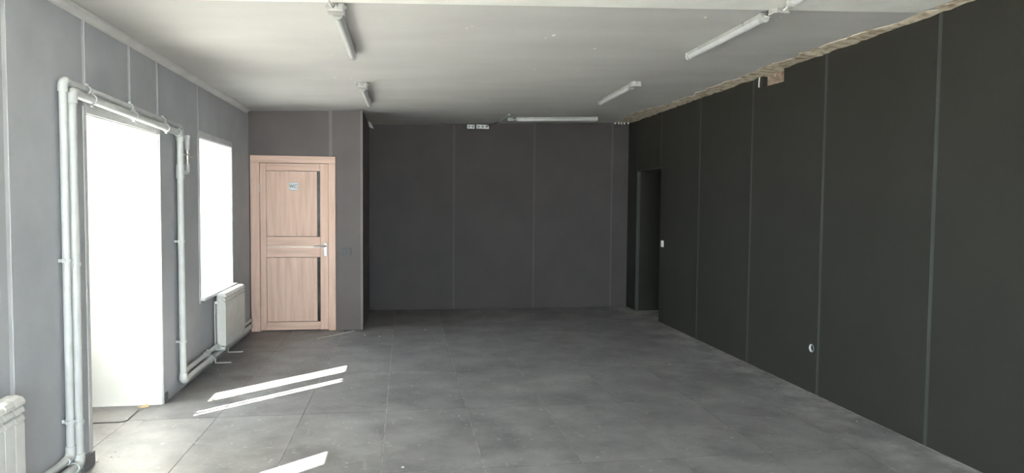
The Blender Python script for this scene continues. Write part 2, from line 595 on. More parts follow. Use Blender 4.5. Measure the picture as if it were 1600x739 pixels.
prism('wall_panel', 'glare_paint_left', wl, [(5.548, 0), (6.555, 0), (6.555, 2.141), (6.545-G, 2.141), (6.545-G, ZL), (5.52+G, ZL),
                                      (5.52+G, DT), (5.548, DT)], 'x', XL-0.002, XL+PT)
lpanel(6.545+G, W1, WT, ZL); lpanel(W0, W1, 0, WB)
lpanel(W1, 8.55, 0, ZL)

def lining(y0, y1, z0, z1, is_door):
    """white plaster on the reveals: sides, soffit, sill"""
    e = 0.012
    box('reveal_lining', 'white_plaster', wl, XO+0.02, XL, y0, y0+e, z0, z1)
    box('reveal_lining', 'white_plaster', wl, XO+0.02, XL, y1-e, y1, z0, z1)
    box('reveal_lining', 'white_plaster', wl, XO+0.02, XL, y0+e, y1-e, z1-e, z1)
    w, p = 0.034, 0.010
    lo = z0 if is_door else z0-0.03
    box('corner_bead', 'bead', wl, XL-0.01, XL+p, y0-w, y0+0.004, lo, z1+w, 0.002)
    box('corner_bead', 'bead', wl, XL-0.01, XL+p, y1-0.004, y1+(0.012 if is_door else 0.02), lo, z1+w, 0.002)
    box('corner_bead', 'bead', wl, XL-0.01, XL+p, y0+0.004, y1-0.004, z1-0.004, z1+w+0.02, 0.002)
lining(D0, D1, 0.0, DT, True)
lining(W0, W1, WB, WT, False)
lining(V0, V1, WB, WT, False)
# skirting stubs at the doorway
bl = box('baseboard_left', 'skirting', None, XL+PT, XL+0.022, 4.19, D0+0.0, 0.0, 0.078, 0.002)
struct(bl, 'short grey tile skirting stub at the near doorway corner')
bl2 = box('baseboard_right', 'skirting', None, XL+PT, XL+0.014, D1+0.013, D1+0.09, 0.0, 0.075, 0.002)
struct(bl2, 'short grey skirting stub at the far doorway corner')
bl2['category'] = bl['category'] = 'baseboard'
# small hook and peg high in the doorway reveal
hk = thing('wall_hook', 'small pale hook high on the white doorway reveal', 'hook', (-2.27, D1-0.012, 2.0))
tube('rod', 'brass', hk, [(-2.34, D1-0.020, 2.012), (-2.25, D1-0.022, 2.010), (-2.236, D1-0.03, 2.008)], 0.004, 8)
box('plate', 'brass', hk, -2.262, -2.226, D1-0.02, D1-0.012, 2.000, 2.034, 0.002)

# glazed units at the outer side of the openings
XG0, XG1 = -2.405, -2.350
def glazed(name, label, y0, y1, z0, z1, door):
    t = bpy.data.objects.new(name, None)
    C.objects.link(t)
    t.location = ((XG0+XG1)/2, (y0+y1)/2, z0)
    bpy.context.view_layer.update()
    struct(t, label)
    zb = z0 + (0.83 if door else 0.0)
    fr = [(XG0, XG1, y0, y0+0.10, z0, z1), (XG0, XG1, y1-0.07, y1, z0, z1), (XG0, XG1, y0+0.10, y1-0.07, z1-0.07, z1)]
    if not door:
        fr.append((XG0, XG1, y0+0.10, y1-0.07, z0, z0+0.07))
    boxes('frame', 'pvc', t, fr)
    box('mullion', 'pvc', t, XG0-0.005, XG1+0.005, y0+0.262, y0+0.462, z0, z1-0.07)
    box('glazing_bar', 'pvc', t, XG0+0.015, XG1-0.01, y0+0.173, y0+0.189, zb+0.07, z1-0.07)
    box('rail', 'pvc', t, XG0, XG1, y0+0.10, y0+0.262, zb, zb+0.07)
    box('rail', 'pvc', t, XG0, XG1, y0+0.462, y1-0.07, zb, zb+0.07)
    if door:
        box('lower_panel', 'pvc', t, XG0+0.012, XG1-0.012, y0+0.10, y0+0.262, z0+0.01, zb)
        lf = box('lower_panel', 'pvc', t, XG0+0.012, XG1-0.012, y0+0.462, y1-0.07, z0+0.01, zb)
        h = box('handle', 'chrome', t, XG1+0.005, XG1+0.02, y0+0.41, y0+0.44, 0.93, 1.10, 0.003)
        tube('lever', 'chrome', h, [(XG1+0.02, y0+0.425, 1.04), (XG1+0.05, y0+0.425, 1.04), (XG1+0.055, y0+0.31, 1.04)], 0.008, 8)
    box('pane', 'glass', t, -2.381, -2.375, y0+0.10, y0+0.262, zb+0.07, z1-0.07)
    box('pane', 'glass', t, -2.381, -2.375, y0+0.462, y1-0.07, zb+0.07, z1-0.07)
    if not door:
        box('window_sill', 'pvc', t, XG0+0.02, XL+0.050, y0+0.013, y1-0.013, z0-0.022, z0, 0.003)
        box('sill_nose', 'pvc', t, XL+PT+0.008, XL+0.052, y0-0.03, y1+0.03, z0-0.026, z0+0.001, 0.003)
    return t
glazed('door_1', 'white half-glazed outer door deep in the left doorway', D0, D1, 0.0, DT, True)
glazed('window_1', 'white framed window in the deep reveal beside the oak door', W0, W1, WB+0.022, WT, False)
glazed('window_2', 'white framed window in the left wall nearest the camera', V0, V1, WB+0.022, WT, False)

# ------------------------------------------------------------------ right wall: boards on bare masonry
XB = XR + 0.048
wr = boxes('wall_right', 'masonry', None, [
    (XB, XB+0.15, YF, N0, -0.1, ZT), (XB, XB+0.15, N0, N1, NT, ZT), (XB, XB+0.15, N1, YB+0.1, -0.1, ZT)])
struct(wr, 'long charcoal boarded right wall with pale vertical joints')
ZR = zc(XR) - 0.004
g = 0.017
rs = [-2.02, -0.82, 0.37, 1.56, 2.755, 3.952, 5.147, 6.326, 7.529]
ys = [YF] + rs
for k, s in enumerate(ys):
    e = rs[k] if k < len(rs) else N0
    a = s + (g if k else 0)
    b = e - (g if k < len(rs) else 0.0)
    if abs(s-5.147) < 0.001:
        hole = [(5.238+0.037*math.sin(2*math.pi*q/24), 0.374-0.037*math.cos(2*math.pi*q/24)) for q in range(25)]
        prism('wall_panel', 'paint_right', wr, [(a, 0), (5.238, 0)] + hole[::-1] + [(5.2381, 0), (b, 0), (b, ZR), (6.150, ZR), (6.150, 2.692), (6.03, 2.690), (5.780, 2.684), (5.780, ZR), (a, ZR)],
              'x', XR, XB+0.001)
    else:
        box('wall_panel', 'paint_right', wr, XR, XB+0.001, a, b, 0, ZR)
    if k < len(rs):
        box('joint_strip', 'seam_right', wr, XR+0.002, XB+0.001, e-g, e+g, 0, ZR)
box('joint_strip', 'seam_right', wr, XR+0.002, XB+0.001, N0+0.0005, N0+0.03, NT+0.002, ZR)
box('wall_panel', 'paint_right', wr, XR, XB+0.001, N0+0.031, N1-0.02, NT, ZR)
box('corner_bead', 'seam_right', wr, XR-0.001, XB+0.001, N0, N1-0.0095, NT-0.012, NT-0.0005)
box('joint_strip', 'seam_right', wr, XR+0.002, XB+0.001, N1-0.019, N1+0.012, NT, ZR)
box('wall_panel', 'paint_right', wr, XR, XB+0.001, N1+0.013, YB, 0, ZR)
box('corner_bead', 'seam_right', wr, XR-0.001, XB+0.001, N1-0.009, N1+0.012, 0, NT)
# a hole broken into the top of the boarding: bricks and mortar behind it
for (b0, b1, z0, z1, xo) in ((5.782, 5.93, 2.69, 2.745, .012), (5.945, 6.08, 2.70, 2.742, .018), (5.79, 5.86, 2.757, 2.803, .010),
                             (5.875, 6.02, 2.755, 2.80, .020), (6.035, 6.14, 2.752, 2.798, .008)):
    bm = bmesh.new()
    v = bm_box(bm, XB-xo, XB+0.01, b0, b1, z0, z1)
    for q in v:
        q.co += Vector((rnd.uniform(-.004, .004), rnd.uniform(-.006, .006), rnd.uniform(-.004, .004)))
    obj('brick', bm, 'brick', wr, bevel=0.004)
# passage behind the opening
wp = boxes('wall_passage', 'paint_right', None, [
    (XB+0.151, XN, N0-0.1, N0-0.002, -0.1, ZT), (XB+0.151, XN, N1+0.002, N1+0.1, -0.1, ZT), (XN, XN+0.1, N0-0.1, N1+0.1, -0.1, ZT),
    (XB+0.151, XN, N0-0.002, N1+0.002, NT+0.002, NT+0.1)])
struct(wp, 'dark passage behind the opening at the far end of the right wall')
for yy0, yy1 in ((N0+0.008, N0-0.0015), (N1-0.008, N1+0.0015)):
    box('jamb_lining', 'paint_right', wp, XB+0.0015, XN, yy0, yy1, 0, NT-0.008)
box('jamb_lining', 'paint_right', wp, XB+0.0015, XN, N0-0.0015, N1+0.0015, NT-0.008, NT+0.0015)

# ------------------------------------------------------------------ back wall
wb = box('wall_back', 'glare_seam_back', None, XO, XN, YB, YB+0.15, -0.1, ZT)
struct(wb, 'charcoal boarded back wall with faint vertical joints')
bx = [XL, 0.712, 1.912, 3.115, XR]
for k in range(4):
    a = bx[k] + (0.014 if k else 0)
    b = bx[k+1] - (0.014 if k < 3 else 0)
    prism('wall_panel', 'glare_paint_back', wb, [(a, 0), (b, 0), (b, zc(b)-0.002), (a, zc(a)-0.002)], 'y', YB-0.004, YB+0.002)
# wall behind the camera, with a wide window added for fill daylight
F0, F1, FB, FT = -1.45, 3.0, 0.45, 2.40
wf = boxes('wall_front', 'paint_right', None, [
    (XO, F0, YF-0.15, YF, -0.1, ZT), (F1, XN, YF-0.15, YF, -0.1, ZT), (F0, F1, YF-0.15, YF, -0.1, FB), (F0, F1, YF-0.15, YF, FT, ZT)])
struct(wf, 'charcoal wall behind the viewpoint with an added wide fill-light window')
sw_ = bpy.data.objects.new('window_fill', None)  # unseen window added to light the room from the front
C.objects.link(sw_)
sw_.location = ((F0+F1)/2, YF-0.1, FB)
bpy.context.view_layer.update()
struct(sw_, 'wide white framed window added unseen behind the viewpoint for fill daylight')
boxes('frame', 'pvc', sw_, [(F0, F1, YF-0.13, YF-0.07, FB, FB+0.07), (F0, F1, YF-0.13, YF-0.07, FT-0.07, FT),
                            (F0, F0+0.07, YF-0.13, YF-0.07, FB+0.07, FT-0.07), (F1-0.07, F1, YF-0.13, YF-0.07, FB+0.07, FT-0.07)])
fw = (F1-F0-0.14)/3
for k in range(3):
    box('pane', 'glass', sw_, F0+0.07+k*fw+(0.03 if k else 0), F0+0.07+(k+1)*fw-(0.03 if k < 2 else 0), YF-0.104, YF-0.098, FB+0.07, FT-0.07)
    if k:
        box('mullion', 'pvc', sw_, F0+0.07+k*fw-0.03, F0+0.07+k*fw+0.03, YF-0.13, YF-0.07, FB+0.07, FT-0.07)

# ------------------------------------------------------------------ washroom partition
DX0, DX1, DZ = -1.815, -0.831, 2.112
OX0, OX1, OZ = -1.725, -0.902, 2.040
pw = bmesh.new()
for bb in ((XL, OX0, YP+0.004, YP+0.1, -0.05, ZT), (OX1, XC, YP+0.004, YP+0.1, -0.05, ZT), (OX0, OX1, YP+0.004, YP+0.1, OZ, ZT),
           (XC-0.1, XC-0.004, YP+0.1, YB, -0.05, ZT)):
    bm_box(pw, *bb)
wpart = obj('wall_partition', pw, 'glare_seam_part')
struct(wpart, 'glare-lightened dark grey washroom partition holding the oak door')
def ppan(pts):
    prism('wall_panel', 'glare_paint_part', wpart, pts, 'y', YP, YP+0.006)
def zp(x):
    return zc(x) - 0.002
ppan([(XL+0.006, 0), (DX0+0.02, 0), (DX0+0.02, DZ-0.02), (-0.906, DZ-0.02), (-0.906, zp(-0.906)), (XL+0.006, zp(XL))])
ppan([(DX1-0.02, 0), (-0.534, 0), (-0.534, zp(-0.534)), (-0.868, zp(-0.868)), (-0.868, DZ-0.02), (DX1-0.02, DZ-0.02)])
box('corner_bead', 'glare_seam_part', wpart, -0.534, XC, YP-0.003, YP+0.012, 0, zp(XC), 0.001)
box('wall_panel', 'glare_paint_part', wpart, XC-0.006, XC, YP+0.0121, YB-0.004, 0, zp(XC))

# ------------------------------------------------------------------ oak washroom door
door = bpy.data.objects.new('door_2', None)
C.objects.link(door)
door.location = ((DX0+DX1)/2, YP, 0)
bpy.context.view_layer.update()
struct(door, 'closed pale oak washroom door with two narrow dark glass strips')
CF = YP - 0.016
box('casing', 'wood_v', door, DX0, OX0+0.012, CF, YP-0.0005, 0, DZ-0.085, 0.003)
box('casing', 'wood_v', door, OX1-0.012, DX1, CF, YP-0.0005, 0, DZ-0.085, 0.003)
box('casing', 'wood_h', door, DX0, DX1, CF, YP-0.0005, DZ-0.0845, DZ, 0.003)
boxes('jamb', 'wood_v', door, [(OX0, OX0+0.012, YP, YP+0.09, 0, OZ), (OX1-0.012, OX1, YP, YP+0.09, 0, OZ),
                               (OX0+0.012, OX1-0.012, YP, YP+0.09, OZ-0.012, OZ)])
LX0, LX1, LZ0, LZ1 = OX0+0.017, OX1-0.017, 0.010, OZ-0.017
LY0, LY1 = YP+0.004, YP+0.044
leaf = boxes('leaf', 'wood_v', door, [(LX0, -1.640, LY0, LY1, LZ0, LZ1), (-1.012, LX1, LY0, LY1, LZ0, LZ1)])
for z0, z1 in ((1.934, LZ1), (0.895, 1.1435), (LZ0, 0.110)):
    box('rail', 'wood_h', leaf, -1.638, -1.014, LY0+0.0005, LY1, z0+0.001, z1-0.001, 0.003)
for z0, z1 in ((1.1445, 1.933), (0.111, 0.894)):
    box('panel', 'wood_v', leaf, -1.6365, -1.0505, LY0+0.006, LY1-0.010, z0+0.0025, z1-0.0025, 0.002)
    box('glass_strip', 'door_glass', leaf, -1.049, -1.0125, LY0+0.011, LY1-0.011, z0+0.008, z1-0.008)
box('metal_inlay', 'brass', leaf, -1.635, -1.016, LY0-0.001, LY0+0.004, 1.0155, 1.0225)
hd = thing_h = box('handle', 'chrome', door, -0.972, -0.932, LY0-0.010, LY0, 0.905, 1.070, 0.006)
tube('lever', 'chrome', hd, [(-0.952, LY0-0.008, 1.030), (-0.952, LY0-0.045, 1.030), (-0.960, LY0-0.052, 1.030),
                             (-1.03, LY0-0.050, 1.032), (-1.085, LY0-0.048, 1.028)], [0.012, 0.011, 0.010, 0.009, 0.007], 10)
tube('thumb_turn', 'chrome', hd, [(-0.952, LY0-0.008, 0.945), (-0.952, LY0-0.030, 0.945)], 0.012, 10)
for z in (0.25, 1.72):
    tube('hinge', 'brass', door, [(OX0+0.013, LY0-0.010, z-0.05), (OX0+0.013, LY0-0.010, z+0.05)], 0.007, 8)
sg = box('sign', 'sign', door, -1.378, -1.267, LY0+0.0005, LY0+0.0098, 1.702, 1.797, 0.002)
boxes('border', 'sign_ink', sg, [(-1.374, -1.271, LY0-0.0004, LY0+0.001, z, z+0.002) for z in (1.706, 1.791)] +
      [(x, x+0.002, LY0-0.0004, LY0+0.001, 1.706, 1.793) for x in (-1.374, -1.273)])
def stroke(bm, p, q, w, y0, y1):
    p, q = Vector(p), Vector(q)
    d = (q-p).normalized()
    n = Vector((-d.y, d.x))*w/2
    bm_prism(bm, [tuple(p+n-d*w*.3), tuple(p-n-d*w*.3), tuple(q-n+d*w*.3), tuple(q+n+d*w*.3)], 'y', y0, y1)
bm = bmesh.new()
yy0, yy1 = LY0-0.0006, LY0+0.001
wz0, wz1 = 1.732, 1.768
wx = [-1.366, -1.3555, -1.3435, -1.3315, -1.321]
for k in range(4):
    stroke(bm, (wx[k], wz1 if k % 2 == 0 else wz0), (wx[k+1], wz0 if k % 2 == 0 else wz1), 0.0075, yy0, yy1)
cxx, czz, rr = -1.296, 1.750, 0.0175
prevp = None
for k in range(11):
    t = math.radians(45 + 270*k/10)
    q = (cxx + rr*math.cos(t), czz + rr*1.02*math.sin(t))
    if prevp:
        stroke(bm, prevp, q, 0.0075, yy0, yy1)
    prevp = q
obj('lettering', bm, 'sign_ink', sg)

# ------------------------------------------------------------------ outside: yard, wall added to block sun
gd = boxes('ground', 'ground', None, [(-40, XO, -35, 45, -0.3, -0.06), (XO, 40, -35, YF-0.15, -0.3, -0.06)])
struct(gd, 'pale concrete yard outside the left wall and added fill window')
po = box('wall_porch', 'facade', None, -4.30, XO-0.002, 6.02, 6.22, -0.06, 4.2)  # added out of view to shade the far window from direct sun
struct(po, 'added unseen wall outside that keeps sun out of the far window')
rf = box('roof', 'facade', None, XO-0.35, XN+0.2, YF-0.3, YB+0.4, 3.06, 3.2)
struct(rf, 'flat roof slab over the room')

# ------------------------------------------------------------------ heating pipes round the doorway
XT, XK = -1.797, -1.783          # thin and thick pipe, distance from wall
RT, RK = 0.020, 0.025
thin = thing('heating_pipe', 'thinner white heating pipe running outermost over the doorway', 'pipe', (XT, 3.998, 0), 'pipes round the doorway')
thick = thing('heating_pipe', 'thicker white heating pipe running just under the thin one over the doorway', 'pipe', (XK, 4.056, 0), 'pipes round the doorway')
def pipe_run(t, x, r, y_near, y_far, zt_near, zt_far, z_bot, y_end):
    e = 0.035
    sl = (zt_far-zt_near)/(y_far-y_near)
    segs = [((x, 1.2, z_bot), (x, y_near-e, z_bot)), ((x, y_near, z_bot+e), (x, y_near, zt_near-e)),
            ((x, y_near+e, zt_near+sl*e), (x, y_far-e, zt_far-sl*e)), ((x, y_far, zt_far-e), (x, y_far, z_bot+e)),
            ((x, y_far+e, z_bot), (x, y_end, z_bot))]
    for a, b in segs:
        tube('pipe_length', 'pipe', t, [a, b], r, 16)
    Y, Z = Vector((0, 1, 0)), Vector((0, 0, 1))
    el = [((x, y_near-e, z_bot+e), -Z, Y), ((x, y_near+e, zt_near-e), -Y, Z), ((x, y_far-e, zt_far-e), Z, Y), ((x, y_far+e, z_bot+e), -Y, -Z)]
    R = r*1.25
    for c, a, b in el:
        pts = arc(c, a, b, e, 6)
        tube('elbow', 'pipe', t, [pts[0]-b*0.026] + pts + [pts[-1]-a*0.026], R, 16)
TOPT, TOPK = (2.196, 2.156), (2.145, 2.103)
pipe_run(thin, XT, RT, 3.998, 5.925, TOPT[0], TOPT[1], 0.160, 8.44)
pipe_run(thick, XK, RK, 4.056, 5.868, TOPK[0], TOPK[1], 0.099, 8.36)
def top_z(tp, y):
    return tp[0] + (tp[1]-tp[0])*(y-4.03)/(5.90-4.03)
def clip(t, axis, c, r, x):
    """saddle clip: ring round the pipe and a foot to the wall"""
    bm = bmesh.new()
    n = 14
    d = Vector((0, 0, 1)) if axis == 'z' else Vector((0, 1, 0))
    a, b = Vector((1, 0, 0)), (Vector((0, 1, 0)) if axis == 'z' else Vector((0, 0, 1)))
    c = Vector(c)
    for k in range(n):
        t0, t1 = 2*math.pi*k/n, 2*math.pi*(k+1)/n
        q = []
        for tt in (t0, t1):
            for rad in (r+0.001, r+0.006):
                for h in (-0.009, 0.009):
                    q.append(bm.verts.new(c + (a*math.cos(tt)+b*math.sin(tt))*rad + d*h))
        for f in ((0, 1, 3, 2), (4, 6, 7, 5), (2, 3, 7, 6), (0, 4, 5, 1), (1, 5, 7, 3), (0, 2, 6, 4)):
            bm.faces.new([q[i] for i in f])
    bmesh.ops.remove_doubles(bm, verts=bm.verts, dist=1e-5)
    # ears of the clip
    for s in (-1, 1):
        p = c + b*s*(r+0.008)
        lo, hi = p - Vector((0.008, 0.008, 0.008)), p + Vector((0.008, 0.008, 0.008))
        bm_box(bm, lo.x, hi.x, lo.y, hi.y, lo.z, hi.z)
    f0 = c - b*0.010 - d*0.009
    f1 = c + b*0.010 + d*0.009
    bm_box(bm, XL+PT, c.x-r, f0.y, f1.y, f0.z, f1.z)
    obj('clip', bm, 'pipe', t)
for z in (1.235, 0.360):
    clip(thin, 'z', (XT, 3.998, z), RT, XT)
    clip(thick, 'z', (XK, 4.056, z-0.026), RK, XK)
for z in (1.235, 0.42):
    clip(thick, 'z', (XK, 5.868, z), RK, XK)
for y in (4.31, 4.93, 5.55):
    clip(thin, 'y', (XT, y-0.03, top_z(TOPT, y-0.03)), RT, XT)
    clip(thick, 'y', (XK, y, top_z(TOPK, y)), RK, XK)
clip(thin, 'y', (XT, 6.62, 0.160), RT, XT)
clip(thick, 'y', (XK, 6.67, 0.099), RK, XK)
# tee, branch and air vent on the far riser
yv, ye = 5.868, 6.055
tube('tee', 'pipe', thick, [(XK, yv, 1.740), (XK, yv, 1.850)], RK*1.32, 16)
tube('branch', 'pipe', thick, [(XK, yv+0.03, 1.795), (XK, ye-0.03, 1.795)] + [p for p in arc((XK, ye-0.03, 1.825), (0, 0, -1), (0, 1, 0), 0.03, 5)] +
     [(XK, ye, 1.87)], 0.019, 12)
vent = tube('air_vent', 'brass', thick, [(XK, ye, 1.87), (XK, ye, 1.905), (XK, ye, 1.906), (XK, ye, 1.96), (XK, ye, 1.961), (XK, ye, 2.0)],
            [0.013, 0.013, 0.019, 0.019, 0.014, 0.014], 12)
tube('vent_body', 'pipe', vent, [(XK, ye, 1.985), (XK, ye, 1.986), (XK, ye, 2.075), (XK, ye, 2.076), (XK, ye, 2.105)],
     [0.012, 0.020, 0.020, 0.025, 0.025], 14)
tube('vent_tap', 'brass', vent, [(XK, ye, 1.925), (XK+0.018, ye+0.014, 1.925), (XK+0.03, ye+0.028, 1.928)], [0.008, 0.007, 0.009], 8)
tube('bleed_pipe', 'pipe', vent, [(XK, ye, 1.945), (XK, ye-0.07, 1.940), (XK, ye-0.115, 1.94)], 0.010, 8)

# ------------------------------------------------------------------ radiators
RX0, RX1 = -1.800, -1.715     # back and front of a radiator
RZ0, RZ1, RP = 0.118, 0.672, 0.0815
def make_section():
    """one cast aluminium section: core column, front plate, louvred top, side fins"""
    w = RP - 0.009
    bm = bmesh.new()
    y0, y1 = -w/2, w/2
    # front plate with softly rounded upright edges, bent back at the top
    prof = [(RX1-0.006, RZ0+0.03), (RX1, RZ0+0.045), (RX1, RZ1-0.130), (RX1-0.004, RZ1-0.118), (RX1-0.012, RZ1-0.118), (RX1-0.012, RZ0+0.03)]
    bm_prism(bm, prof, 'y', y0, y1)
    # louvres: two curved lips under the cap
    for zz in (RZ1-0.110, RZ1-0.072):
        bm_prism(bm, [(RX1-0.030, zz+0.026), (RX1+0.001, zz-0.006), (RX1+0.003, zz), (RX1-0.004, zz+0.018), (RX1-0.030, zz+0.034)], 'y', y0, y1)
    # cap, curved forward
    bm_prism(bm, [(RX0, RZ1-0.030), (RX1-0.030, RZ1-0.034), (RX1+0.004, RZ1-0.040), (RX1+0.006, RZ1-0.026), (RX1-0.006, RZ1-0.008),
                  (RX1-0.030, RZ1), (RX0+0.015, RZ1-0.002), (RX0, RZ1-0.012)], 'y', y0, y1)
    # rear plate and side fins
    bm_box(bm, RX0, RX0+0.006, y0, y1, RZ0+0.03, RZ1-0.03)
    for s in (-1, 1):
        bm_box(bm, RX0+0.006, RX1-0.012, s*0.020-0.0012, s*0.020+0.0012, RZ0+0.04, RZ1-0.032)
    # core column and the headers at top and bottom
    bm_box(bm, RX0+0.025, RX1-0.025, -0.012, 0.012, RZ0+0.02, RZ1-0.04)
    xm = (RX0+RX1)/2
    for zz in (RZ0+0.026, RZ1-0.055):
        bm_tube(bm, [(xm, -RP/2, zz), (xm, RP/2, zz)], 0.021, 10)
    return bm
def radiator(label, y_start, n, legs):
    t = thing('radiator', label, 'radiator', ((RX0+RX1)/2, y_start+n*RP/2, 0), 'white sectional radiators')
    first = None
    for k in range(n):
        yc = y_start + (k+0.5)*RP
        if first is None:
            first = obj('section', make_section(), 'enamel', t, bevel=0.0015)
            first.location.y += yc
        else:
            s = first.copy()
            C.objects.link(s)
            s.location.y = first.location.y + k*RP
    xm = (RX0+RX1)/2
    y_end = y_start + n*RP
    for yy, s in ((y_start, -1), (y_end, 1)):
        for zz in (RZ0+0.026, RZ1-0.055):
            tube('end_plug', 'enamel', t, [(xm, yy, zz), (xm, yy+s*0.014, zz), (xm, yy+s*0.015, zz), (xm, yy+s*0.026, zz)],
                 [0.025, 0.025, 0.016, 0.014], 12)
    v = tube('valve', 'pipe', t, [(xm, y_start-0.024, RZ0+0.026), (xm, y_start-0.085, RZ0+0.026)], 0.016, 12)
    tube('valve_cap', 'pipe', v, [(xm, y_start-0.055, RZ0+0.026), (xm+0.055, y_start-0.055, RZ0+0.026)], [0.018, 0.020], 12)
    tube('supply_branch', 'pipe', t, [(xm, y_start-0.085, RZ0+0.026), (XT+0.008, y_start-0.13, RZ0+0.036), (XT+0.002, y_start-0.15, 0.160)], 0.013, 10)
    # floor brackets: flat upright behind the sections, hook and foot
    for yy in legs:
        br = box('floor_bracket', 'enamel', t, RX0-0.008, RX0-0.002, yy-0.016, yy+0.016, 0.0, 0.60, 0.001)
        box('foot', 'enamel', br, RX0-0.002, RX1+0.055, yy-0.015, yy+0.015, 0.0, 0.007, 0.001)
        box('hook', 'enamel', br, RX0-0.002, RX0+0.03, yy-0.006, yy+0.006, 0.575, 0.600)
    return t
radiator('white sectional radiator under the far window beside the oak door', 6.945, 10, (6.915, 7.40))
radiator('white sectional radiator cut off at the lower left picture edge', 2.50, 11, (2.62, 3.22))

# ------------------------------------------------------------------ ceiling lamps and junction boxes
def lamp(label, x, y0, y1, along='y', drop=0.004):
    """slim linear batten: tray, domed diffuser, two end caps, fixing clips"""
    t = thing('ceiling_lamp', label, 'lamp', (x, (y0+y1)/2, zc(x)) if along == 'y' else ((y0+y1)/2, x, zc((y0+y1)/2)), 'linear ceiling lamps')
    def P(u, v, w):       # u along the lamp, v across, w down from the ceiling
        if along == 'y':
            return Vector((x+v, u, zc(x+v*0)-w))
        return Vector((u, x+v, zc(u)-w))
    def sweep(name, mat, prof, a, b, parent):
        bm = bmesh.new()
        A = [bm.verts.new(P(a, v, w)) for v, w in prof]
        B = [bm.verts.new(P(b, v, w)) for v, w in prof]
        n = len(prof)
        bm.faces.new(A)
        bm.faces.new(B[::-1])
        for i in range(n):
            bm.faces.new((A[i], B[i], B[(i+1) % n], A[(i+1) % n]))
        return obj(name, bm, mat, parent, smooth=True)
    tray = [(-0.024, drop), (0.024, drop), (0.027, 0.028), (-0.027, 0.028)]
    sweep('tray', 'lamp_body', tray, y0+0.02, y1-0.02, t)
    dome = [(0.026*math.cos(math.pi*k/10), 0.0285+0.030*math.sin(math.pi*k/10)) for k in range(11)]
    sweep('diffuser', 'diffuser', dome, y0+0.035, y1-0.035, t)
    cap = [(-0.029, drop), (0.029, drop), (0.030, 0.034)] + [(0.030*math.cos(math.pi*k/8), 0.034+0.028*math.sin(math.pi*k/8)) for k in range(1, 8)] + [(-0.030, 0.034)]
    sweep('end_cap', 'lamp_body', cap, y0, y0+0.036, t)
    sweep('end_cap', 'lamp_body', cap, y1-0.036, y1, t)
    for f in (0.2, 0.8):
        u = y0 + (y1-y0)*f
        sweep('fixing_clip', 'chrome', [(-0.031, 0.0), (0.031, 0.0), (0.031, 0.030), (0.0275, 0.030), (0.0275, 0.0035), (-0.0275, 0.0035), (-0.0275, 0.030), (-0.031, 0.030)],
              u-0.008, u+0.008, t)
    return t

def junction(label, x, y, cable, s=0.047, h=0.052, cable_mat='cable_white'):
    z = zc(x)
    t = thing('junction_box', label, 'junction box', (x, y, z), 'junction boxes beside the lamps')
    ch = s*0.22
    octo = [(x-s+ch, y-s), (x+s-ch, y-s), (x+s, y-s+ch), (x+s, y+s-ch), (x+s-ch, y+s), (x-s+ch, y+s), (x-s, y+s-ch), (x-s, y-s+ch)]
    prism('body', 'grey_plastic', t, octo, 'z', z-h*0.72, z-0.003, 0.002)
    k = 1.05
    lid = prism('lid', 'grey_plastic', t, [(x+(a-x)*k, y+(b-y)*k) for a, b in octo], 'z', z-h, z-h*0.72-0.0003, 0.003)
    for sx, sy in ((-1, -1), (1, 1)):
        tube('screw', 'chrome', lid, [(x+sx*s*0.72, y+sy*s*0.72, z-h+0.001), (x+sx*s*0.72, y+sy*s*0.72, z-h-0.002)], 0.005, 8)
    for dx, dy in ((1, 0), (-1, 0), (0, 1), (0, -1)):
        tube('gland', 'grey_plastic', t, [(x+dx*s, y+dy*s, z-h*0.38), (x+dx*(s+0.012), y+dy*(s+0.012), z-h*0.38)], [0.015, 0.009], 10)
    for c in cable:
        tube('cable', cable_mat, t, c, 0.006, 8)
    return t

XA, XD = -0.385, 2.235
zA, zD = zc(XA), zc(XD)
lamp('white linear ceiling lamp on the left, nearest the camera', XA, 4.135, 5.315)
junction('junction box at the near end of the left front ceiling lamp', XA, 4.045,
         [[(XA, 4.09, zA-0.02), (XA, 4.12, zA-0.024), (XA, 4.137, zA-0.022)],
          [(XA-0.005, 3.998, zA-0.02), (XA-0.012, 3.95, zA-0.045), (XA-0.02, 3.9, zA-0.04), (XA-0.03, 3.6, zA-0.03), (XA-0.03, 3.0, zA-0.03)]])
lamp('white linear ceiling lamp on the left, nearer the oak door', XA-0.008, 6.70, 7.86)
junction('junction box at the near end of the lamp above the oak door side', XA-0.008, 6.615,
         [[(XA-0.008, 6.66, zA-0.02), (XA-0.008, 6.69, zA-0.024), (XA-0.008, 6.702, zA-0.022)]])
lamp('white linear ceiling lamp on the right, nearest the camera but one', XD, 4.07, 5.24)
junction('junction box between the two nearest lamps on the right', XD+0.012, 3.93,
         [[(XD+0.012, 3.978, zD-0.02), (XD+0.006, 4.03, zD-0.040), (XD, 4.072, zD-0.022)],
          [(XD+0.012, 3.882, zD-0.02), (XD-0.008, 3.84, zD-0.05), (XD-0.016, 3.80, zD-0.048), (XD-0.012, 3.752, zD-0.026)]])
lamp('white linear ceiling lamp end cut off at the top picture edge', XD-0.012, 2.57, 3.755, drop=0.022)
lamp('white linear ceiling lamp on the right, second from the back wall', XD+0.01, 6.66, 7.79)
junction('junction box at the near end of the right rear ceiling lamp', XD+0.012, 6.555,
         [[(XD+0.012, 6.60, zD-0.02), (XD+0.01, 6.64, zD-0.03), (XD+0.01, 6.662, zD-0.022)]])
YL = 9.37
lamp('white linear ceiling lamp lying crosswise before the back wall', YL, 1.51, 2.665, along='x')
zB = zc(1.42)
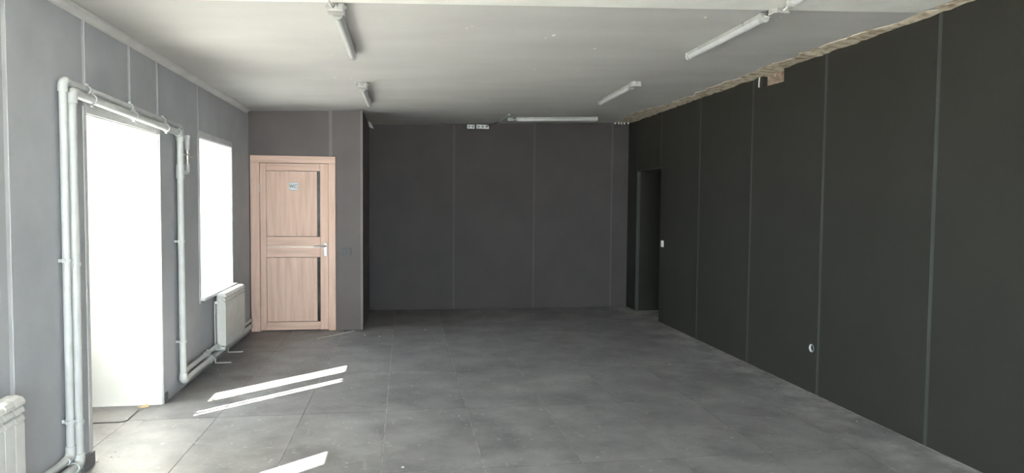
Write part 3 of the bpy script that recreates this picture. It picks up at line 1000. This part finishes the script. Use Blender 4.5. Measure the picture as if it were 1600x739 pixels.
junction('junction box at the left end of the crosswise lamp', 1.425, YL,
         [[(1.47, YL, zB-0.02), (1.495, YL, zB-0.03), (1.512, YL, zB-0.022)],
          ], s=0.042)
ct = thing('cable_trunking', 'short slanting white trunking beside the crosswise lamp box', 'trunking', (1.36, 9.5, zc(1.36)))
bm = bmesh.new()
p0, p1 = Vector((1.350, 8.95, zc(1.350)-0.012)), Vector((1.335, 9.74, zc(1.335)-0.012))
bm_prism(bm, [(p0.x-0.018, p0.y), (p0.x+0.018, p0.y), (p1.x+0.018, p1.y), (p1.x-0.018, p1.y)], 'z', zc(1.32)-0.028, zc(1.32)-0.003)
obj('duct', bm, 'lamp_body', ct, bevel=0.002)
tube('cable', 'cable_black', ct, [(1.335, 9.74, zc(1.33)-0.012), (1.31, 9.86, zc(1.3)-0.014), (1.24, 10.02, zc(1.24)-0.026), (1.18, 10.085, 2.700), (1.17, 10.09, 2.692)], 0.007, 8)

# small surface sockets at the top of the back wall
def socket(label, x0, x1, z0, z1, n):
    t = thing('wall_socket', label, 'socket', ((x0+x1)/2, YB-0.004, z0), 'sockets at the top of the back wall')
    box('housing', 'switch_white', t, x0, x1, YB-0.034, YB-0.004, z0, z1, 0.003)
    w = (x1-x0)/n
    for k in range(n):
        xc = x0 + (k+0.5)*w
        f = tube('face', 'grey_plastic', t, [(xc, YB-0.033, (z0+z1)/2), (xc, YB-0.036, (z0+z1)/2)], 0.019, 16)
        for s in (-1, 1):
            tube('pin_hole', 'black', f, [(xc+s*0.008, YB-0.035, (z0+z1)/2), (xc+s*0.008, YB-0.0368, (z0+z1)/2)], 0.003, 8)
socket('single white socket at the back wall top, left one', 0.902, 1.008, 2.660, 2.716, 2)
socket('wider white socket at the back wall top with a black cable', 1.036, 1.220, 2.662, 2.720, 3)

# ------------------------------------------------------------------ switches and the open back box
sw = thing('light_switch', 'small white light switch on the charcoal wall beside the opening', 'switch', (XR, 8.635, 1.007))
box('plate', 'switch_white', sw, XR-0.009, XR, 8.595, 8.677, 1.008, 1.094, 0.003)
box('rocker', 'switch_white', sw, XR-0.015, XR-0.009, 8.607, 8.665, 1.020, 1.082, 0.002)
sw2 = thing('light_switch', 'double dark grey light switch beside the oak door', 'switch', (-0.706, YP, 0.917))
box('plate', 'switch_dark', sw2, -0.766, -0.646, YP-0.009, YP, 0.918, 1.006, 0.003)
for x0 in (-0.757, -0.705):
    box('rocker', 'switch_dark', sw2, x0, x0+0.050, YP-0.014, YP-0.009, 0.929, 0.995, 0.002)
ob = thing('back_box', 'open round socket box with a white rim low on the charcoal wall', 'socket box', (XR, 5.238, 0.34))
bm = bmesh.new()
yc, zc_, ro, ri = 5.238, 0.374, 0.0365, 0.034
n = 24
rings = []
for (rad, xx) in ((ro, XB-0.002), (ro, XR-0.0015), (ri, XR-0.0015), (ri, XB-0.006)):
    rings.append([bm.verts.new((xx, yc+rad*math.cos(2*math.pi*k/n), zc_+rad*math.sin(2*math.pi*k/n))) for k in range(n)])
for a in range(3):
    for k in range(n):
        A, B = rings[a], rings[a+1]
        bm.faces.new((A[k], A[(k+1) % n], B[(k+1) % n], B[k]))
obj('cup', bm, 'black', ob, smooth=True)
bm = bmesh.new()
rings = []
for (rad, xx) in ((ri-0.0005, XR-0.002), (ri-0.0005, XR+0.015), (ri-0.003, XR+0.015), (ri-0.003, XR-0.002)):
    rings.append([bm.verts.new((xx, yc+rad*math.cos(2*math.pi*k/n), zc_+rad*math.sin(2*math.pi*k/n))) for k in range(n)])
for a in range(4):
    for k in range(n):
        A, B = rings[a], rings[(a+1) % 4]
        bm.faces.new((A[k], A[(k+1) % n], B[(k+1) % n], B[k]))
obj('rim', bm, 'switch_white', ob, smooth=True)
tube('cup_floor', 'black', ob, [(XB-0.002, yc, zc_), (XB-0.006, yc, zc_)], ri-0.0005, 24)
wr1 = tube('wire_end', 'cable_white', None, [(XR+0.02, 6.20, 2.80), (XR-0.006, 6.20, 2.795), (XR-0.010, 6.202, 2.75), (XR-0.009, 6.204, 2.700)], 0.005, 8)
tag(wr1, 'white wire end hanging beside the broken brick patch', 'wire')

# torn film in the far corner
bm = bmesh.new()
pf = [(-0.502, 9.60, 2.672), (-0.47, 9.62, 2.665), (-0.42, 9.62, 2.575), (-0.455, 9.61, 2.578), (-0.485, 9.60, 2.60)]
fr_ = [bm.verts.new(p) for p in pf]
bk_ = [bm.verts.new((p[0]+0.001, p[1]+0.004, p[2])) for p in pf]
bm.faces.new(fr_)
bm.faces.new(bk_[::-1])
for k in range(5):
    bm.faces.new((fr_[k], bk_[k], bk_[(k+1) % 5], fr_[(k+1) % 5]))
tag(obj('plastic_scrap', bm, 'film'), 'torn pale plastic scrap hanging at the partition corner under the ceiling', 'scrap')

# ------------------------------------------------------------------ things lying on the floor
def leaf_mesh(name, x, y, s, rot, label):
    bm = bmesh.new()
    n = 9
    c, sn = math.cos(rot), math.sin(rot)
    top = []
    for k in range(n):
        t = 2*math.pi*k/n
        rr = s*(0.55 + 0.45*rnd.random())
        u, v = rr*math.cos(t), rr*0.6*math.sin(t)
        top.append((x+u*c-v*sn, y+u*sn+v*c, 0.006 + 0.020*rnd.random()))
    mid = bm.verts.new((x, y, 0.016))
    low = bm.verts.new((x, y, 0.002))
    vs_ = [bm.verts.new(p) for p in top]
    for k in range(n):
        bm.faces.new((mid, vs_[k], vs_[(k+1) % n]))
        bm.faces.new((low, vs_[(k+1) % n], vs_[k]))
    o = obj(name, bm, 'leaf')
    return tag(o, label, 'leaf', 'dry leaves on the floor')
leaf_mesh('dry_leaf', -1.952, 5.46, 0.055, 0.3, 'curled dry leaf at the foot of the white doorway reveal')
leaf_mesh('dry_leaf', -1.359, 5.785, 0.032, 1.0, 'dry leaf lying inside the longer strip of sunlight')
leaf_mesh('dry_leaf', -1.478, 5.585, 0.026, 2.0, 'dry leaf at the near end of the sunlit strips')
cb = tube('floor_cable', 'cable_black', None, [(-2.33, 5.10, 0.004), (-2.141, 5.112, 0.004), (-2.05, 5.116, 0.004), (-1.965, 5.12, 0.004), (-1.945, 5.15, 0.004),
                                              (-1.952, 5.30, 0.004), (-1.957, 5.40, 0.004)], 0.0032, 8)
tag(cb, 'thin dark cable lying bent on the doorway floor', 'cable')
st = tube('thin_stick', 'crumb', None, [(-0.991, 7.997, 0.004), (-0.78, 8.24, 0.005), (-0.60, 8.465, 0.004)], 0.0045, 8)  # thin pale tube drawn across the tiles
tag(st, 'thin pale stick lying on the tiles before the oak door', 'line')

def crumb(x, y, s, label):
    bm = bmesh.new()
    bmesh.ops.create_icosphere(bm, subdivisions=1, radius=1)
    for v in bm.verts:
        v.co *= rnd.uniform(0.7, 1.15)
        v.co = Vector((x + v.co.x*s, y + v.co.y*s*0.8, max(0.0, (v.co.z+0.8)*s*0.5)))
    o = obj('plaster_crumb', bm, 'crumb')
    return tag(o, label, 'crumb', 'plaster crumbs on the floor')
crumb(-0.012, 4.02, 0.011, 'pale pebble at the bottom middle of the picture')
crumb(-0.29, 8.071, 0.014, 'white crumb on the tiles right of the stick')
crumb(-0.464, 8.168, 0.013, 'white crumb just before the partition corner')
crumb(0.246, 8.42, 0.016, 'plaster crumb on the tiles before the back wall')
crumb(2.562, 6.321, 0.010, 'small crumb on the floor toward the right wall')
for k in range(8):
    crumb(-1.80+rnd.uniform(-0.03, 0.10), 4.40+rnd.uniform(-0.06, 0.14), rnd.uniform(0.004, 0.009), 'grit crumb heaped at the near doorway corner')
for k in range(14):
    crumb(rnd.uniform(-1.75, 1.6), rnd.uniform(4.2, 7.8), rnd.uniform(0.004, 0.008), 'tiny plaster crumb scattered over the open floor')
for k in range(8):
    crumb(XR-rnd.uniform(0.02, 0.35), rnd.uniform(4.2, 8.4), rnd.uniform(0.005, 0.010), 'tiny plaster crumb fallen along the right wall')
